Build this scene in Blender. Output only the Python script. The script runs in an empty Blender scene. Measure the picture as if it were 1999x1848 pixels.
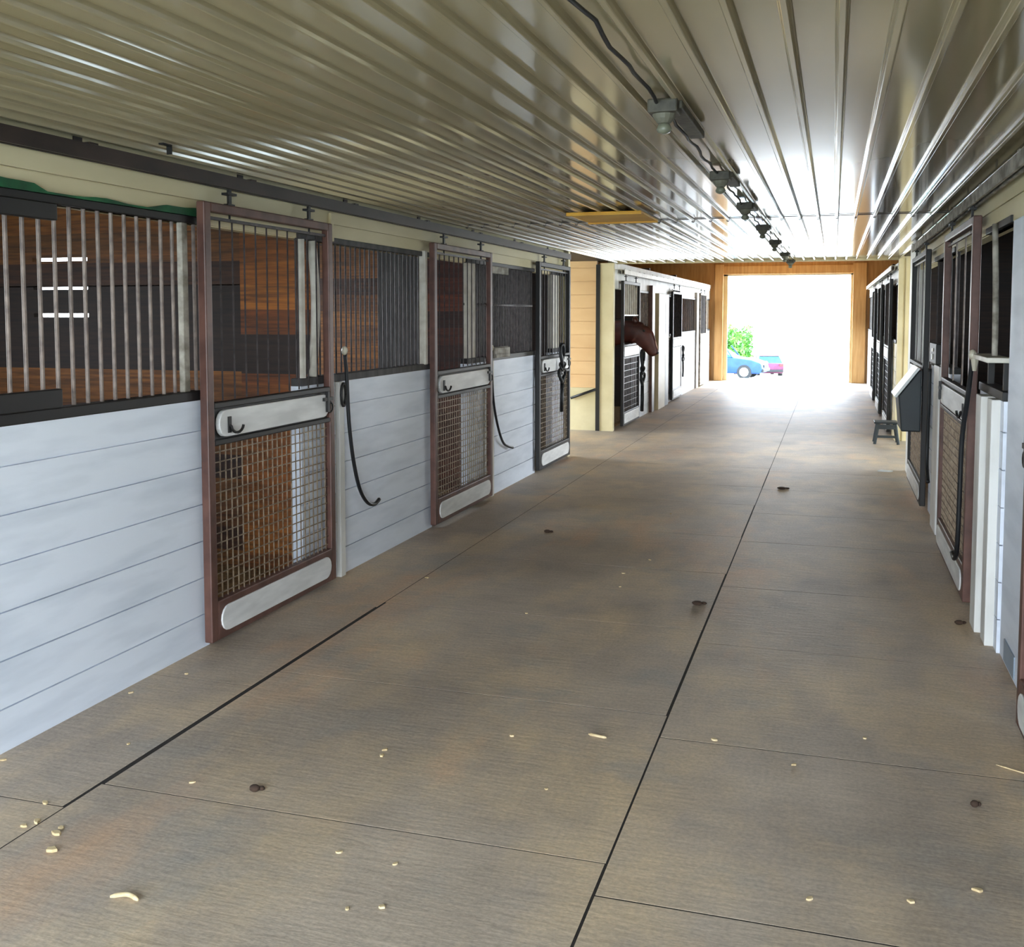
import bpy, bmesh, math, random
from mathutils import Vector, Matrix
random.seed(7)
PI = math.pi
SC = bpy.context.scene
COL = SC.collection
def lin(c):
    c = c / 255.0
    return c / 12.92 if c <= 0.04045 else ((c + 0.055) / 1.055) ** 2.4
def rgb(r, g, b): return (lin(r), lin(g), lin(b), 1.0)

# ------------------------------------------------------------------ camera
cam = bpy.data.cameras.new('camera'); cam_o = bpy.data.objects.new('camera', cam); COL.objects.link(cam_o)
cam.sensor_fit = 'HORIZONTAL'; cam.sensor_width = 36.0; cam.lens = 2028.4 / 1999 * 36
cam.shift_x = (999.5 - 997.4) / 1999; cam.shift_y = (752.9 - 924) / 1999
cam.clip_start = 0.05; cam.clip_end = 500
cam_o.location = (0, 0, 1.62)
cam_o.rotation_euler = (math.radians(90 - 3.919), 0, math.radians(17.23))
SC.camera = cam_o

# ------------------------------------------------------------------ sky, sun, exposure
W = bpy.data.worlds.new('sky'); SC.world = W; W.use_nodes = True
nt = W.node_tree; bg = nt.nodes['Background']
tc = nt.nodes.new('ShaderNodeTexCoord'); sp = nt.nodes.new('ShaderNodeSeparateXYZ')
rmp = nt.nodes.new('ShaderNodeValToRGB')
nt.links.new(tc.outputs['Generated'], sp.inputs[0]); nt.links.new(sp.outputs['Z'], rmp.inputs[0])
rmp.color_ramp.elements[0].position = 0.0; rmp.color_ramp.elements[0].color = (0.93, 0.97, 1.0, 1)
rmp.color_ramp.elements[1].position = 0.6; rmp.color_ramp.elements[1].color = (0.50, 0.73, 1.0, 1)
nt.links.new(rmp.outputs[0], bg.inputs[0]); bg.inputs[1].default_value = 7.0
sun = bpy.data.lights.new('sun', 'SUN'); sun.energy = 3.5; sun.angle = 0.02; sun.color = (1.0, 0.93, 0.82)
sun_o = bpy.data.objects.new('sun', sun); COL.objects.link(sun_o)
sun_o.rotation_euler = (math.radians(-52), 0, math.radians(-28))      # high, from beyond the far door
vs = SC.view_settings
SC.display_settings.display_device = 'sRGB'
vs.view_transform = 'Standard'; vs.look = 'None'; vs.exposure = 1.45; vs.gamma = 1.0; vs.use_curve_mapping = False

def portal(name, loc, rot, sx, sy):            # guides sky light through an opening; gives off nothing itself
    l = bpy.data.lights.new(name, 'AREA'); l.shape = 'RECTANGLE'; l.size = sx; l.size_y = sy
    l.cycles.is_portal = True
    o = bpy.data.objects.new(name, l); COL.objects.link(o); o.location = loc; o.rotation_euler = rot
portal('portal_near_door', (-1.065, -1.8, 1.2), (math.radians(90), 0, 0), 3.7, 2.35)
portal('portal_far_door', (-1.1, 26.1, 1.3), (math.radians(-90), 0, 0), 3.0, 2.6)
portal('portal_cross_left', (-6.6, 12.9, 1.2), (0, math.radians(-90), 0), 2.4, 2.7)
portal('portal_cross_right', (4.5, 12.9, 1.2), (0, math.radians(90), 0), 2.4, 2.7)

# ------------------------------------------------------------------ materials
def mat(name, c1, c2=None, rough=0.6, scale=4.0, stretch=(1, 1, 1), metal=0.0, bump=0.0, bscale=None, lo=0.35, hi=0.65, spec=0.5, coat=0.0):
    m = bpy.data.materials.new(name); m.use_nodes = True
    t = m.node_tree; b = t.nodes['Principled BSDF']
    b.inputs['Roughness'].default_value = rough; b.inputs['Metallic'].default_value = metal
    b.inputs['Specular IOR Level'].default_value = spec; b.inputs['Coat Weight'].default_value = coat
    tc = t.nodes.new('ShaderNodeTexCoord'); mp = t.nodes.new('ShaderNodeMapping'); mp.inputs['Scale'].default_value = stretch
    t.links.new(tc.outputs['Object'], mp.inputs[0])
    n = t.nodes.new('ShaderNodeTexNoise'); n.inputs['Scale'].default_value = scale; n.inputs['Detail'].default_value = 5
    t.links.new(mp.outputs[0], n.inputs['Vector'])
    r = t.nodes.new('ShaderNodeValToRGB'); r.color_ramp.elements[0].position = lo; r.color_ramp.elements[1].position = hi
    if c2 is None: c2 = tuple(x * 0.82 for x in c1[:3]) + (1,)
    r.color_ramp.elements[0].color = c2; r.color_ramp.elements[1].color = c1
    t.links.new(n.outputs[0], r.inputs[0]); t.links.new(r.outputs[0], b.inputs['Base Color'])
    if bump:
        n2 = t.nodes.new('ShaderNodeTexNoise'); n2.inputs['Scale'].default_value = bscale or scale * 6; n2.inputs['Detail'].default_value = 6
        t.links.new(mp.outputs[0], n2.inputs['Vector'])
        bp = t.nodes.new('ShaderNodeBump'); bp.inputs['Strength'].default_value = bump; bp.inputs['Distance'].default_value = 0.01
        t.links.new(n2.outputs[0], bp.inputs['Height']); t.links.new(bp.outputs[0], b.inputs['Normal'])
    return m

def plank_mat(name, cols, size=0.15, axis='Z', grain=(2, 2, 30), rough=0.6):
    """every plank its own stain: the board index picks a tone, a stretched noise gives the grain"""
    m = bpy.data.materials.new(name); m.use_nodes = True
    t = m.node_tree; b = t.nodes['Principled BSDF']; b.inputs['Roughness'].default_value = rough
    tc = t.nodes.new('ShaderNodeTexCoord'); s = t.nodes.new('ShaderNodeSeparateXYZ'); t.links.new(tc.outputs['Object'], s.inputs[0])
    d = t.nodes.new('ShaderNodeMath'); d.operation = 'DIVIDE'; d.inputs[1].default_value = size; t.links.new(s.outputs[axis], d.inputs[0])
    f = t.nodes.new('ShaderNodeMath'); f.operation = 'FLOOR'; t.links.new(d.outputs[0], f.inputs[0])
    wn = t.nodes.new('ShaderNodeTexWhiteNoise'); wn.noise_dimensions = '1D'; t.links.new(f.outputs[0], wn.inputs['W'])
    r = t.nodes.new('ShaderNodeValToRGB'); r.color_ramp.interpolation = 'LINEAR'
    e = r.color_ramp.elements
    e[0].color = cols[0]; e[0].position = 0.0; e[1].color = cols[-1]; e[1].position = 1.0
    for i, c in enumerate(cols[1:-1]): e.new((i + 1) / (len(cols) - 1)).color = c
    t.links.new(wn.outputs['Value'], r.inputs[0])
    mp = t.nodes.new('ShaderNodeMapping'); mp.inputs['Scale'].default_value = grain; t.links.new(tc.outputs['Object'], mp.inputs[0])
    n = t.nodes.new('ShaderNodeTexNoise'); n.inputs['Scale'].default_value = 2.0; n.inputs['Detail'].default_value = 6; t.links.new(mp.outputs[0], n.inputs['Vector'])
    mr = t.nodes.new('ShaderNodeMapRange'); mr.inputs[1].default_value = 0.3; mr.inputs[2].default_value = 0.7; mr.inputs[3].default_value = 0.4; mr.inputs[4].default_value = 1.2
    t.links.new(n.outputs[0], mr.inputs[0])
    mx = t.nodes.new('ShaderNodeMix'); mx.data_type = 'RGBA'; mx.blend_type = 'MULTIPLY'; mx.inputs[0].default_value = 1.0
    t.links.new(r.outputs[0], mx.inputs[6]); t.links.new(mr.outputs[0], mx.inputs[7]); t.links.new(mx.outputs[2], b.inputs['Base Color'])
    return m

def floor_mat():
    m = bpy.data.materials.new('stained_concrete'); m.use_nodes = True
    t = m.node_tree; b = t.nodes['Principled BSDF']; b.inputs['Roughness'].default_value = 0.55
    tc = t.nodes.new('ShaderNodeTexCoord')
    def noise(scale, stretch=(1, 1, 1), det=5, off=(0, 0, 0)):
        mp = t.nodes.new('ShaderNodeMapping'); mp.inputs['Scale'].default_value = stretch; mp.inputs['Location'].default_value = off
        t.links.new(tc.outputs['Object'], mp.inputs[0])
        n = t.nodes.new('ShaderNodeTexNoise'); n.inputs['Scale'].default_value = scale; n.inputs['Detail'].default_value = det
        n.inputs['Roughness'].default_value = 0.6
        t.links.new(mp.outputs[0], n.inputs['Vector']); return n
    def ramp(n, p0, c0, p1, c1):
        r = t.nodes.new('ShaderNodeValToRGB'); r.color_ramp.elements[0].position = p0; r.color_ramp.elements[0].color = c0
        r.color_ramp.elements[1].position = p1; r.color_ramp.elements[1].color = c1; t.links.new(n.outputs[0], r.inputs[0]); return r
    def mix(fac, a, b_, mode='MIX'):
        x = t.nodes.new('ShaderNodeMix'); x.data_type = 'RGBA'; x.blend_type = mode
        if isinstance(fac, float): x.inputs[0].default_value = fac
        else: t.links.new(fac, x.inputs[0])
        for i, v in ((6, a), (7, b_)):
            if isinstance(v, tuple): x.inputs[i].default_value = v
            else: t.links.new(v, x.inputs[i])
        return x.outputs[2]
    W1, B1 = (1, 1, 1, 1), (0, 0, 0, 1)
    base = ramp(noise(1.3), 0.3, rgb(166, 151, 136), 0.7, rgb(201, 183, 162))
    tan = ramp(noise(1.5, (1.2, 0.6, 1), 8, off=(3, 1, 0)), 0.46, B1, 0.66, (.85, .85, .85, 1))
    c = mix(tan.outputs[0], base.outputs[0], rgb(216, 190, 154))
    rust = ramp(noise(0.9, (1.4, 0.5, 1), off=(7, 2.4, 0)), 0.56, B1, 0.74, W1)
    c = mix(rust.outputs[0], c, rgb(218, 176, 138))
    blue = ramp(noise(1.6, off=(1, 9, 0)), 0.56, B1, 0.75, W1)
    c = mix(blue.outputs[0], c, rgb(168, 161, 151))
    dark = ramp(noise(0.55, (1.2, 0.5, 1), 6, off=(2.2, 5.1, 0)), 0.46, (1, 1, 1, 1), 0.68, (.76, .75, .74, 1))
    c = mix(1.0, c, dark.outputs[0], 'MULTIPLY')
    brush = ramp(noise(9, (0.5, 5, 1), 4), 0.3, (0.88, 0.88, 0.88, 1), 0.7, (1.08, 1.07, 1.06, 1))
    c = mix(1.0, c, brush.outputs[0], 'MULTIPLY')
    speck = ramp(noise(70, det=2), 0.3, (0.84, 0.84, 0.84, 1), 0.66, (1.1, 1.1, 1.1, 1))
    c = mix(1.0, c, speck.outputs[0], 'MULTIPLY')
    t.links.new(c, b.inputs['Base Color'])
    bn = noise(14, (0.7, 3, 1), 6); bp = t.nodes.new('ShaderNodeBump'); bp.inputs['Strength'].default_value = 0.25; bp.inputs['Distance'].default_value = 0.01
    t.links.new(bn.outputs[0], bp.inputs['Height']); t.links.new(bp.outputs[0], b.inputs['Normal'])
    return m

M = {
 'concrete': floor_mat(),
 'joint': mat('joint_dirt', rgb(40, 33, 27), rough=0.9),
 'ceil': mat('gloss_painted_steel', rgb(172, 160, 130), rgb(160, 146, 112), rough=0.10, scale=1.2, stretch=(1, .3, 1), spec=1.0),
 'white': mat('white_board_paint', rgb(232, 239, 250), rgb(214, 222, 234), rough=0.5, scale=3, stretch=(1, .5, 3), lo=0.3, hi=0.55, bump=0.08),
 'trimwhite': mat('white_trim_paint', rgb(228, 228, 224), rgb(206, 204, 198), rough=0.5, scale=6, stretch=(1, 1, .3)),
 'cream': mat('cream_siding', rgb(224, 211, 172), rgb(208, 194, 152), rough=0.5, scale=3, stretch=(1, .3, 1)),
 'tan': mat('tan_siding', rgb(232, 193, 142), rgb(220, 178, 128), rough=0.55, scale=3, stretch=(.4, 1, 1)),
 'ochre': mat('ochre_boards', rgb(216, 172, 110), rgb(196, 148, 86), rough=0.55, scale=3, stretch=(6, 1, .6)),
 'brown': mat('brown_steel', rgb(104, 72, 62), rgb(78, 52, 45), rough=0.42, scale=9, spec=0.4),
 'black': mat('black_steel', rgb(17, 14, 14), rgb(11, 9, 9), rough=0.5, scale=9),
 'rubber': mat('black_rubber', rgb(18, 20, 24), rough=0.5),
 'track': mat('dark_track_steel', rgb(58, 44, 38), rgb(36, 26, 22), rough=0.5, scale=8, stretch=(1, .4, 1)),
 'dusty': mat('dusty_pale_track', rgb(176, 170, 158), rgb(110, 104, 92), rough=0.7, scale=14, stretch=(1, .6, 1)),
 'galv': mat('galvanised_bar', rgb(140, 126, 116), rgb(104, 92, 86), rough=0.45, scale=20, metal=0.2),
 'palebar': mat('pale_painted_bar', rgb(216, 212, 200), rgb(190, 184, 170), rough=0.45, scale=12),
 'wire': mat('wire', rgb(158, 140, 118), rgb(112, 94, 76), rough=0.45, scale=30, metal=0.4),
 'darkbar': mat('dark_bar', rgb(68, 60, 60), rgb(40, 34, 34), rough=0.45, scale=20, metal=0.3),
 'kick': mat('white_plank', rgb(232, 232, 230), rgb(206, 206, 204), rough=0.45, scale=5, stretch=(1, .6, 3)),
 'green': mat('green_rubber', rgb(16, 100, 56), rgb(6, 44, 26), rough=0.6, scale=6),
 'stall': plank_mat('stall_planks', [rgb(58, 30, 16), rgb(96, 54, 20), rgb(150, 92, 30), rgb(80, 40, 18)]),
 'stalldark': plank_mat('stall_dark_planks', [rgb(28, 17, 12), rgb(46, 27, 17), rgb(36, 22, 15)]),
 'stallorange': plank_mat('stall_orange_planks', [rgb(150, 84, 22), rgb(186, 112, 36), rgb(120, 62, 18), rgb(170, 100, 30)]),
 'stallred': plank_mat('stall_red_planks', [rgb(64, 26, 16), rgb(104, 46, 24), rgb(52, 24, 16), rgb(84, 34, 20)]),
 'greyboard': mat('grey_stall_board', rgb(74, 72, 72), rgb(52, 50, 50), rough=0.7, stretch=(4, 4, 1)),
 'bedding': mat('bedding', rgb(150, 116, 72), rgb(110, 82, 48), rough=0.9, scale=20, bump=0.6),
 'yellow': mat('yellow_board', rgb(246, 190, 60), rgb(232, 168, 48), rough=0.5, scale=3),
 'horse': mat('bay_coat', rgb(82, 34, 22), rgb(52, 22, 16), rough=0.5, scale=5),
 'mane': mat('dark_mane', rgb(26, 16, 12), rough=0.6),
 'face_highlight': mat('pale_face_highlight', rgb(206, 168, 150), rough=0.6),
 'boxgreen': mat('dark_green_plastic', rgb(34, 46, 50), rgb(24, 33, 38), rough=0.5, scale=3),
 'lid': mat('pale_lid', rgb(236, 240, 238), rgb(220, 226, 224), rough=0.4),
 'lampgrey': mat('lamp_box', rgb(88, 84, 70), rgb(56, 52, 42), rough=0.6, scale=20),
 'porcelain': mat('porcelain', rgb(196, 190, 170), rough=0.3),
 'dustygrey': mat('dusty_socket', rgb(110, 108, 92), rgb(70, 68, 58), rough=0.6),
 'bulb': mat('dusty_bulb', rgb(120, 122, 104), rgb(92, 94, 80), rough=0.3),
 'chip': mat('wood_chip', rgb(226, 206, 166), rgb(196, 170, 124), rough=0.8, scale=30),
 'dirt': mat('dirt_clump', rgb(66, 48, 36), rough=0.9, scale=40),
 'gravel': mat('pale_gravel', rgb(214, 208, 194), rgb(190, 184, 168), rough=0.9, scale=8, bump=0.4),
 'leaf': mat('leaf', rgb(96, 150, 40), rgb(50, 104, 34), rough=0.6, scale=1.5),
 'bark': mat('bark', rgb(84, 66, 50), rough=0.9, scale=8),
 'carblue': mat('blue_paint', rgb(40, 66, 126), rgb(34, 58, 116), rough=0.5, spec=0.2),
 'carred': mat('maroon_paint', rgb(92, 44, 66), rgb(80, 36, 58), rough=0.5, spec=0.2),
 'glass': mat('car_glass', rgb(52, 92, 98), rgb(44, 80, 88), rough=0.5, spec=0.1),
 'tyre': mat('tyre', rgb(28, 28, 28), rough=0.8),
 'hubcap': mat('alloy', rgb(210, 210, 212), rough=0.3, metal=0.6),
 'lens': mat('lamp_lens', rgb(220, 220, 214), rough=0.1),
 'redlens': mat('red_lens', rgb(150, 24, 24), rough=0.2),
 'sticker': mat('blue_grey_sticker', rgb(150, 164, 178), rough=0.5),
}

# ------------------------------------------------------------------ mesh helpers
class MB:
    def __init__(self): self.v = []; self.f = []; self.mi = []; self.mats = []; self.cur = 0
    def use(self, m):
        if m not in self.mats: self.mats.append(m)
        self.cur = self.mats.index(m); return self
    def add(self, vs, fs):
        n = len(self.v); self.v += [tuple(p) for p in vs]
        for f in fs: self.f.append([n + i for i in f]); self.mi.append(self.cur)
        return self
    def box(self, x0, x1, y0, y1, z0, z1):
        x0, x1 = sorted((x0, x1)); y0, y1 = sorted((y0, y1)); z0, z1 = sorted((z0, z1))
        return self.add([(x0,y0,z0),(x1,y0,z0),(x1,y1,z0),(x0,y1,z0),(x0,y0,z1),(x1,y0,z1),(x1,y1,z1),(x0,y1,z1)],
                 [(3,2,1,0),(4,5,6,7),(0,1,5,4),(1,2,6,5),(2,3,7,6),(3,0,4,7)])
    def tube(self, pts, r, n=8, caps=True):
        pts = [Vector(p) for p in pts]; rs = r if isinstance(r, (list, tuple)) else [r] * len(pts)
        vs = []; up = None
        for i, p in enumerate(pts):
            d = (pts[min(i + 1, len(pts) - 1)] - pts[max(i - 1, 0)]).normalized()
            if up is None:
                up = Vector((0, 0, 1)) if abs(d.z) < 0.9 else Vector((1, 0, 0))
            a = up - d * up.dot(d)
            a = a.normalized() if a.length > 1e-6 else d.orthogonal().normalized()
            up = a; b = d.cross(a)
            for k in range(n):
                t = 2 * PI * k / n; vs.append(p + (a * math.cos(t) + b * math.sin(t)) * rs[i])
        fs = []
        for i in range(len(pts) - 1):
            for k in range(n):
                k2 = (k + 1) % n; fs.append((i*n+k, i*n+k2, (i+1)*n+k2, (i+1)*n+k))
        if caps: fs.append(tuple(range(n))[::-1]); fs.append(tuple((len(pts)-1)*n + k for k in range(n)))
        return self.add(vs, fs)
    def prism(self, poly, axis, a, b):
        """poly of 2-D points extruded along axis ('x','y','z') from a to b"""
        n = len(poly)
        def P(u, v, w): return {'x': (w, u, v), 'y': (u, w, v), 'z': (u, v, w)}[axis]
        vs = [P(u, v, a) for u, v in poly] + [P(u, v, b) for u, v in poly]
        fs = [tuple(range(n))[::-1], tuple(range(n, 2 * n))] + [(i, (i+1) % n, n + (i+1) % n, n + i) for i in range(n)]
        return self.add(vs, fs)
    def ball(self, c, rx, ry=None, rz=None, n=10, m=6):
        ry = ry or rx; rz = rz or rx; vs = []; fs = []
        for j in range(m + 1):
            th = PI * j / m
            for k in range(n):
                t = 2 * PI * k / n
                vs.append((c[0] + rx*math.sin(th)*math.cos(t), c[1] + ry*math.sin(th)*math.sin(t), c[2] + rz*math.cos(th)))
        for j in range(m):
            for k in range(n): fs.append((j*n+k, (j+1)*n+k, (j+1)*n+(k+1) % n, j*n+(k+1) % n))
        return self.add(vs, fs)
    def build(self, name, m=None, parent=None, bevel=0, smooth=False, loc=None):
        me = bpy.data.meshes.new(name); me.from_pydata(self.v, [], self.f)
        for x in (self.mats or [m]): me.materials.append(M[x])
        if self.mats: me.polygons.foreach_set('material_index', self.mi)
        bm = bmesh.new(); bm.from_mesh(me); bmesh.ops.remove_doubles(bm, verts=bm.verts, dist=1e-6)
        bmesh.ops.recalc_face_normals(bm, faces=bm.faces); bm.to_mesh(me); bm.free()
        if smooth: me.polygons.foreach_set('use_smooth', [True] * len(me.polygons))
        o = bpy.data.objects.new(name, me); COL.objects.link(o)
        if parent is not None: o.parent = parent
        if loc is not None: o.location = loc
        if bevel:
            b = o.modifiers.new('bevel', 'BEVEL'); b.width = bevel; b.segments = 2; b.limit_method = 'ANGLE'
        return o
def struct(o): o['kind'] = 'structure'; return o
def tag(o, label, cat, group=None, kind=None):
    o['label'] = label; o['category'] = cat
    if group: o['group'] = group
    if kind: o['kind'] = kind
    return o
def thing(name, loc, label, cat, group=None, rz=0):
    o = bpy.data.objects.new(name, None); COL.objects.link(o); o.location = loc; o.rotation_euler = (0, 0, rz)
    o.empty_display_size = 0.1
    return tag(o, label, cat, group)
def stadium(y0, y1, z0, z1, n=8):
    r = (z1 - z0) / 2; pts = []
    for k in range(n + 1):
        t = -PI/2 + PI * k / n; pts.append((y1 - r + r*math.cos(t), (z0+z1)/2 + r*math.sin(t)))
    for k in range(n + 1):
        t = PI/2 + PI * k / n; pts.append((y0 + r + r*math.cos(t), (z0+z1)/2 + r*math.sin(t)))
    return pts

# ------------------------------------------------------------------ the shell
XL, XR = -2.92, 0.79          # the two stall fronts
ZC = 2.35                     # metal ceiling
Y0, YA, YB, YE = -1.8, 11.47, 14.2, 26.0   # near door, end of near stalls, start of far stalls, far wall
OL, OR = -6.5, 4.4            # outer walls

# floor: concrete slabs with open joints over dark soil
ctr = [Y0, -.65, .55, 1.74, 2.92, 4.11, 5.30, 6.52, 7.65, 8.98, 9.95, 11.2, 12.4, 13.6, 14.8, 16, 17.2, 18.4, 19.6, 20.8, 22, 23.2, 24.4, 25.4, 26.3]
rgt = [Y0, -.7, .45, 1.6, 2.745, 3.887, 5.1, 6.22, 7.52, 8.63, 9.84, 11.0, 12.23, 13.4, 14.6, 15.8, 17, 18.2, 19.4, 20.6, 21.8, 23, 24.2, 25.3, 26.3]
lft = [Y0, -.8, .4, 1.57, 2.74, 3.91, 5.2, 26.3]
mb = MB(); rj = random.Random(3)
for (xa, xb, ys) in ((-7.5, -2.39, lft), (-2.39, -0.61, ctr), (-0.61, 5.4, rgt)):
    for a, b in zip(ys[:-1], ys[1:]):
        gx = 0.006; gl = gx; gr = gx
        if xb == -0.61: gr = rj.uniform(.002, .008) if a < 11 else .003
        if xa == -0.61: gl = rj.uniform(.002, .006) if a < 11 else .003
        if xb == -2.39: gr = .012 if 2.5 < a < 5 else .003
        if xa == -2.39: gl = .012 if 2.5 < a < 5 else .003
        if b > 24: gl = gr = .003
        g = rj.uniform(.002, .0038)
        mb.box(xa + gl, xb - gr, a + g, b - g, -0.12, 0.0)
fl = struct(mb.build('floor', 'concrete'))
struct(MB().box(-7.5, 5.4, Y0, 26.3, -0.16, -0.0008).build('floor_bed', 'joint'))
# ground outside: level yard before the near door, long slope down beyond the far one
g = MB(); g.add([(-60, -60, -.13), (60, -60, -.13), (60, 26.6, -.13), (-60, 26.6, -.13), (60, 150, -6.55), (-60, 150, -6.55)], [(0, 1, 2, 3), (3, 2, 4, 5)])
g.box(-7.5, 5.4, 26.32, 26.9, -.2, -.02)
struct(g.build('ground', 'gravel'))

# metal ceiling: narrow downward ribs every 13 cm, two sheets overlapping at Y 8.03
def sheet(y0, y1, z, x0=XL - 0.05, x1=XR + 0.05, off=-2.895):
    pts = []; x = off
    prof = [(0, 0), (.012, 0), (.0140, -.0012), (.0168, -.0120), (.0204, -.0215), (.0230, -.0232), (.0360, -.0232), (.0386, -.0215), (.0422, -.0120), (.0450, -.0012), (.0470, 0)]
    while x < x1:
        pts += [(x + a, z + b) for a, b in prof if x0 <= x + a <= x1]; x += 0.1305
    n = len(pts); vs = [(p, y0, q) for p, q in pts] + [(p, y1, q) for p, q in pts]
    return vs, [(i, i + 1, n + i + 1, n + i) for i in range(n - 1)]
c = MB(); c.add(*sheet(Y0, 8.03, ZC)); c.add(*sheet(8.025, YB + .1, ZC + .004))
lp, lf = sheet(8.03, 8.036, ZC - .001); n2 = len(lp); lp = lp + [(x, y, z - .007) for x, y, z in lp]; c2 = MB()
h2 = n2 // 2; c2.add(lp, [(i, i + 1, n2 + i + 1, n2 + i) for i in range(h2 - 1)] + [(n2 + i, n2 + i + 1, n2 + h2 + i + 1, n2 + h2 + i) for i in range(h2 - 1)])
struct(c2.build('trim_21', 'track'))
co = struct(c.build('ceiling', 'ceil'))
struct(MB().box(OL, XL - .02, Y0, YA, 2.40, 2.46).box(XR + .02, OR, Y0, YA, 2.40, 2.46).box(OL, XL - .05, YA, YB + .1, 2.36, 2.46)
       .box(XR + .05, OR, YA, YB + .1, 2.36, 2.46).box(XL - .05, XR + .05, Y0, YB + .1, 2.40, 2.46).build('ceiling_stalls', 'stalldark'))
struct(MB().box(XL - .1, XR + .1, YB + .1, YB + .14, 2.30 + .02, 2.98).build('trim_1', 'cream'))
struct(MB().box(OL, 3.3, YB + .1, YE + .1, 2.96, 3.02).build('ceiling_far', 'ochre'))

def board_wall(mb, x, s, y0, y1, z0, z1, step=.18, first=None, t=.014):
    """horizontal boards on a wall that runs along Y; s points into the aisle"""
    mb.box(x - s*.05, x, y0, y1, z0, z1)
    z = z0; nxt = first if first is not None else z0 + step
    while z < z1 - 1e-4:
        zt = min(nxt, z1); mb.box(x, x + s*t, y0, y1, z + (.003 if z > z0 else 0), zt - (.003 if zt < z1 else 0)); z = zt; nxt = zt + step
    return mb
def board_wall_x(mb, y, s, x0, x1, z0, z1, step=.185, t=.014, first=None):
    mb.box(x0, x1, y - s*.06, y, z0, z1); z = z0; nxt = first if first is not None else z0 + step
    while z < z1 - 1e-4:
        zt = min(nxt, z1); mb.box(x0, x1, y, y + s*t, z + (.003 if z > z0 else 0), zt - (.003 if zt < z1 else 0)); z = zt; nxt = zt + step
    return mb

# headers above the stall fronts
h = MB(); h.box(XL - .08, XL - .012, Y0, YA, 2.05, ZC + .05); h.box(XL - .012, XL, Y0, YA, 2.168, ZC - .002); h.box(XL - .012, XL, Y0, YA, 2.055, 2.162)
struct(h.build('wall_left', 'cream'))
h = MB(); h.box(XR + .012, XR + .08, Y0, YA, 2.05, ZC + .05); h.box(XR, XR + .012, Y0, YA, 2.168, ZC - .002); h.box(XR, XR + .012, Y0, YA, 2.055, 2.162)
struct(h.build('wall_right', 'cream'))
h = MB(); h.box(XL - .08, XL, YB, YE, 1.98, 2.33); h.box(XL, XL + .02, YB, YE, 2.25, 2.34)
struct(h.build('wall_left_far', 'trimwhite'))
h = MB(); h.box(XR, XR + .08, YB, YE, 2.04, 2.27); h.box(XR - .02, XR, YB, YE, 2.20, 2.28)
struct(h.build('wall_right_far', 'trimwhite'))
# walls across: ends of the near block towards the cross aisle, returns of the far block
r = MB().use('cream'); board_wall_x(r, YA, 1, OL, XL, 0, ZC + .05)
struct(r.build('wall_cross_left'))
r = MB().use('cream'); board_wall_x(r, YA, 1, XR, 1.3, 0, ZC + .05); board_wall_x(r, YA, 1, 2.5, OR, 0, ZC + .05); board_wall_x(r, YA, 1, 1.3, 2.5, 0, .6); board_wall_x(r, YA, 1, 1.3, 2.5, 2.2, ZC + .05)  # unseen opening added so daylight reaches the ceiling ribs
struct(r.build('wall_cross_right'))
r = MB().use('tan'); board_wall_x(r, YB, -1, OL, -3.15, .60, 2.98, .185); r.use('cream').box(OL, -3.15, YB - .014, YB + .06, 0, .598)
struct(r.build('wall_return_left'))
r = MB().use('cream').box(-3.10, XL + .01, YB - .035, YB + .06, 0, 2.33)
struct(r.build('trim_2'))
struct(MB().box(-3.155, -3.10, YB - .05, YB + .06, 0, 2.31).build('trim_3', 'black'))
r = MB().use('cream'); r.box(XR - .01, 3.2, YB - .02, YB + .06, 0, 2.98); r.box(XR + .075, XR + .095, YB - .035, YB - .02, 0, 2.33); r.box(XR - .01, XR + .05, YB - .035, YB - .02, 0, 2.33)
struct(r.build('wall_return_right'))
# end wall with the open doorway
DX0, DX1, DZ = -2.60, 0.42, 2.60
e = MB().use('ochre'); e.box(OL, DX0, YE, YE + .15, 0, 2.98); e.box(DX1, 3.3, YE, YE + .15, 0, 2.98); e.box(DX0, DX1, YE, YE + .15, DZ, 2.98)
struct(e.build('wall_far'))
e = MB().use('ochre'); e.box(DX0 - .20, DX0, YE - .12, YE, 0, 2.84); e.box(DX1, DX1 + .30, YE - .12, YE, 0, 2.84); e.box(DX0, DX1, YE - .06, YE, DZ, 2.80)
struct(e.build('trim_4', bevel=.01))
struct(MB().box(DX0, DX0 + .10, YE + .02, YE + .10, 0, DZ).box(DX1 - .05, DX1, YE + .02, YE + .10, 0, DZ).box(DX0, DX1, YE + .02, YE + .10, DZ - .035, DZ).build('trim_5', 'cream'))
# outer walls with stall windows, mostly unseen, added to light stalls and ceiling ribs
def outer(name, x, s, wins, skip, y_end=YE + .1):
    w = MB(); ys = Y0
    for (a, b, z0, z1) in sorted(wins + [(p, q, 0, 9) for p, q in skip]):
        w.box(x, x + s*.1, ys, a, 0, 3.0)
        if z1 < 9: w.box(x, x + s*.1, a, b, 0, z0); w.box(x, x + s*.1, a, b, z1, 3.0)
        else: w.box(x, x + s*.1, a, b, 2.4, 3.0)
        ys = b
    w.box(x, x + s*.1, ys, y_end, 0, 3.0)
    return struct(w.build(name, 'stall'))
outer('wall_outer_left', OL, -1, [(1.6, 3.4, 1.3, 2.1), (6.3, 8.1, 1.2, 2.2), (9.4, 10.6, 1.3, 2.1), (16, 17, 1.3, 2.1)], [(YA + .15, YB - .1)])
outer('wall_outer_right', OR, 1, [(1.6, 2.8, 1.3, 2.1), (9.4, 11.0, .5, 2.2)], [], YA + .06)  # second window sized and placed for bright patches on the ceiling ribs
struct(MB().box(3.2, 3.3, YB - .02, YE + .1, 0, 3.0).build('wall_outer_right_far', 'stalldark'))  # set inwards so the added daylight clears it towards the ceiling
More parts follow.
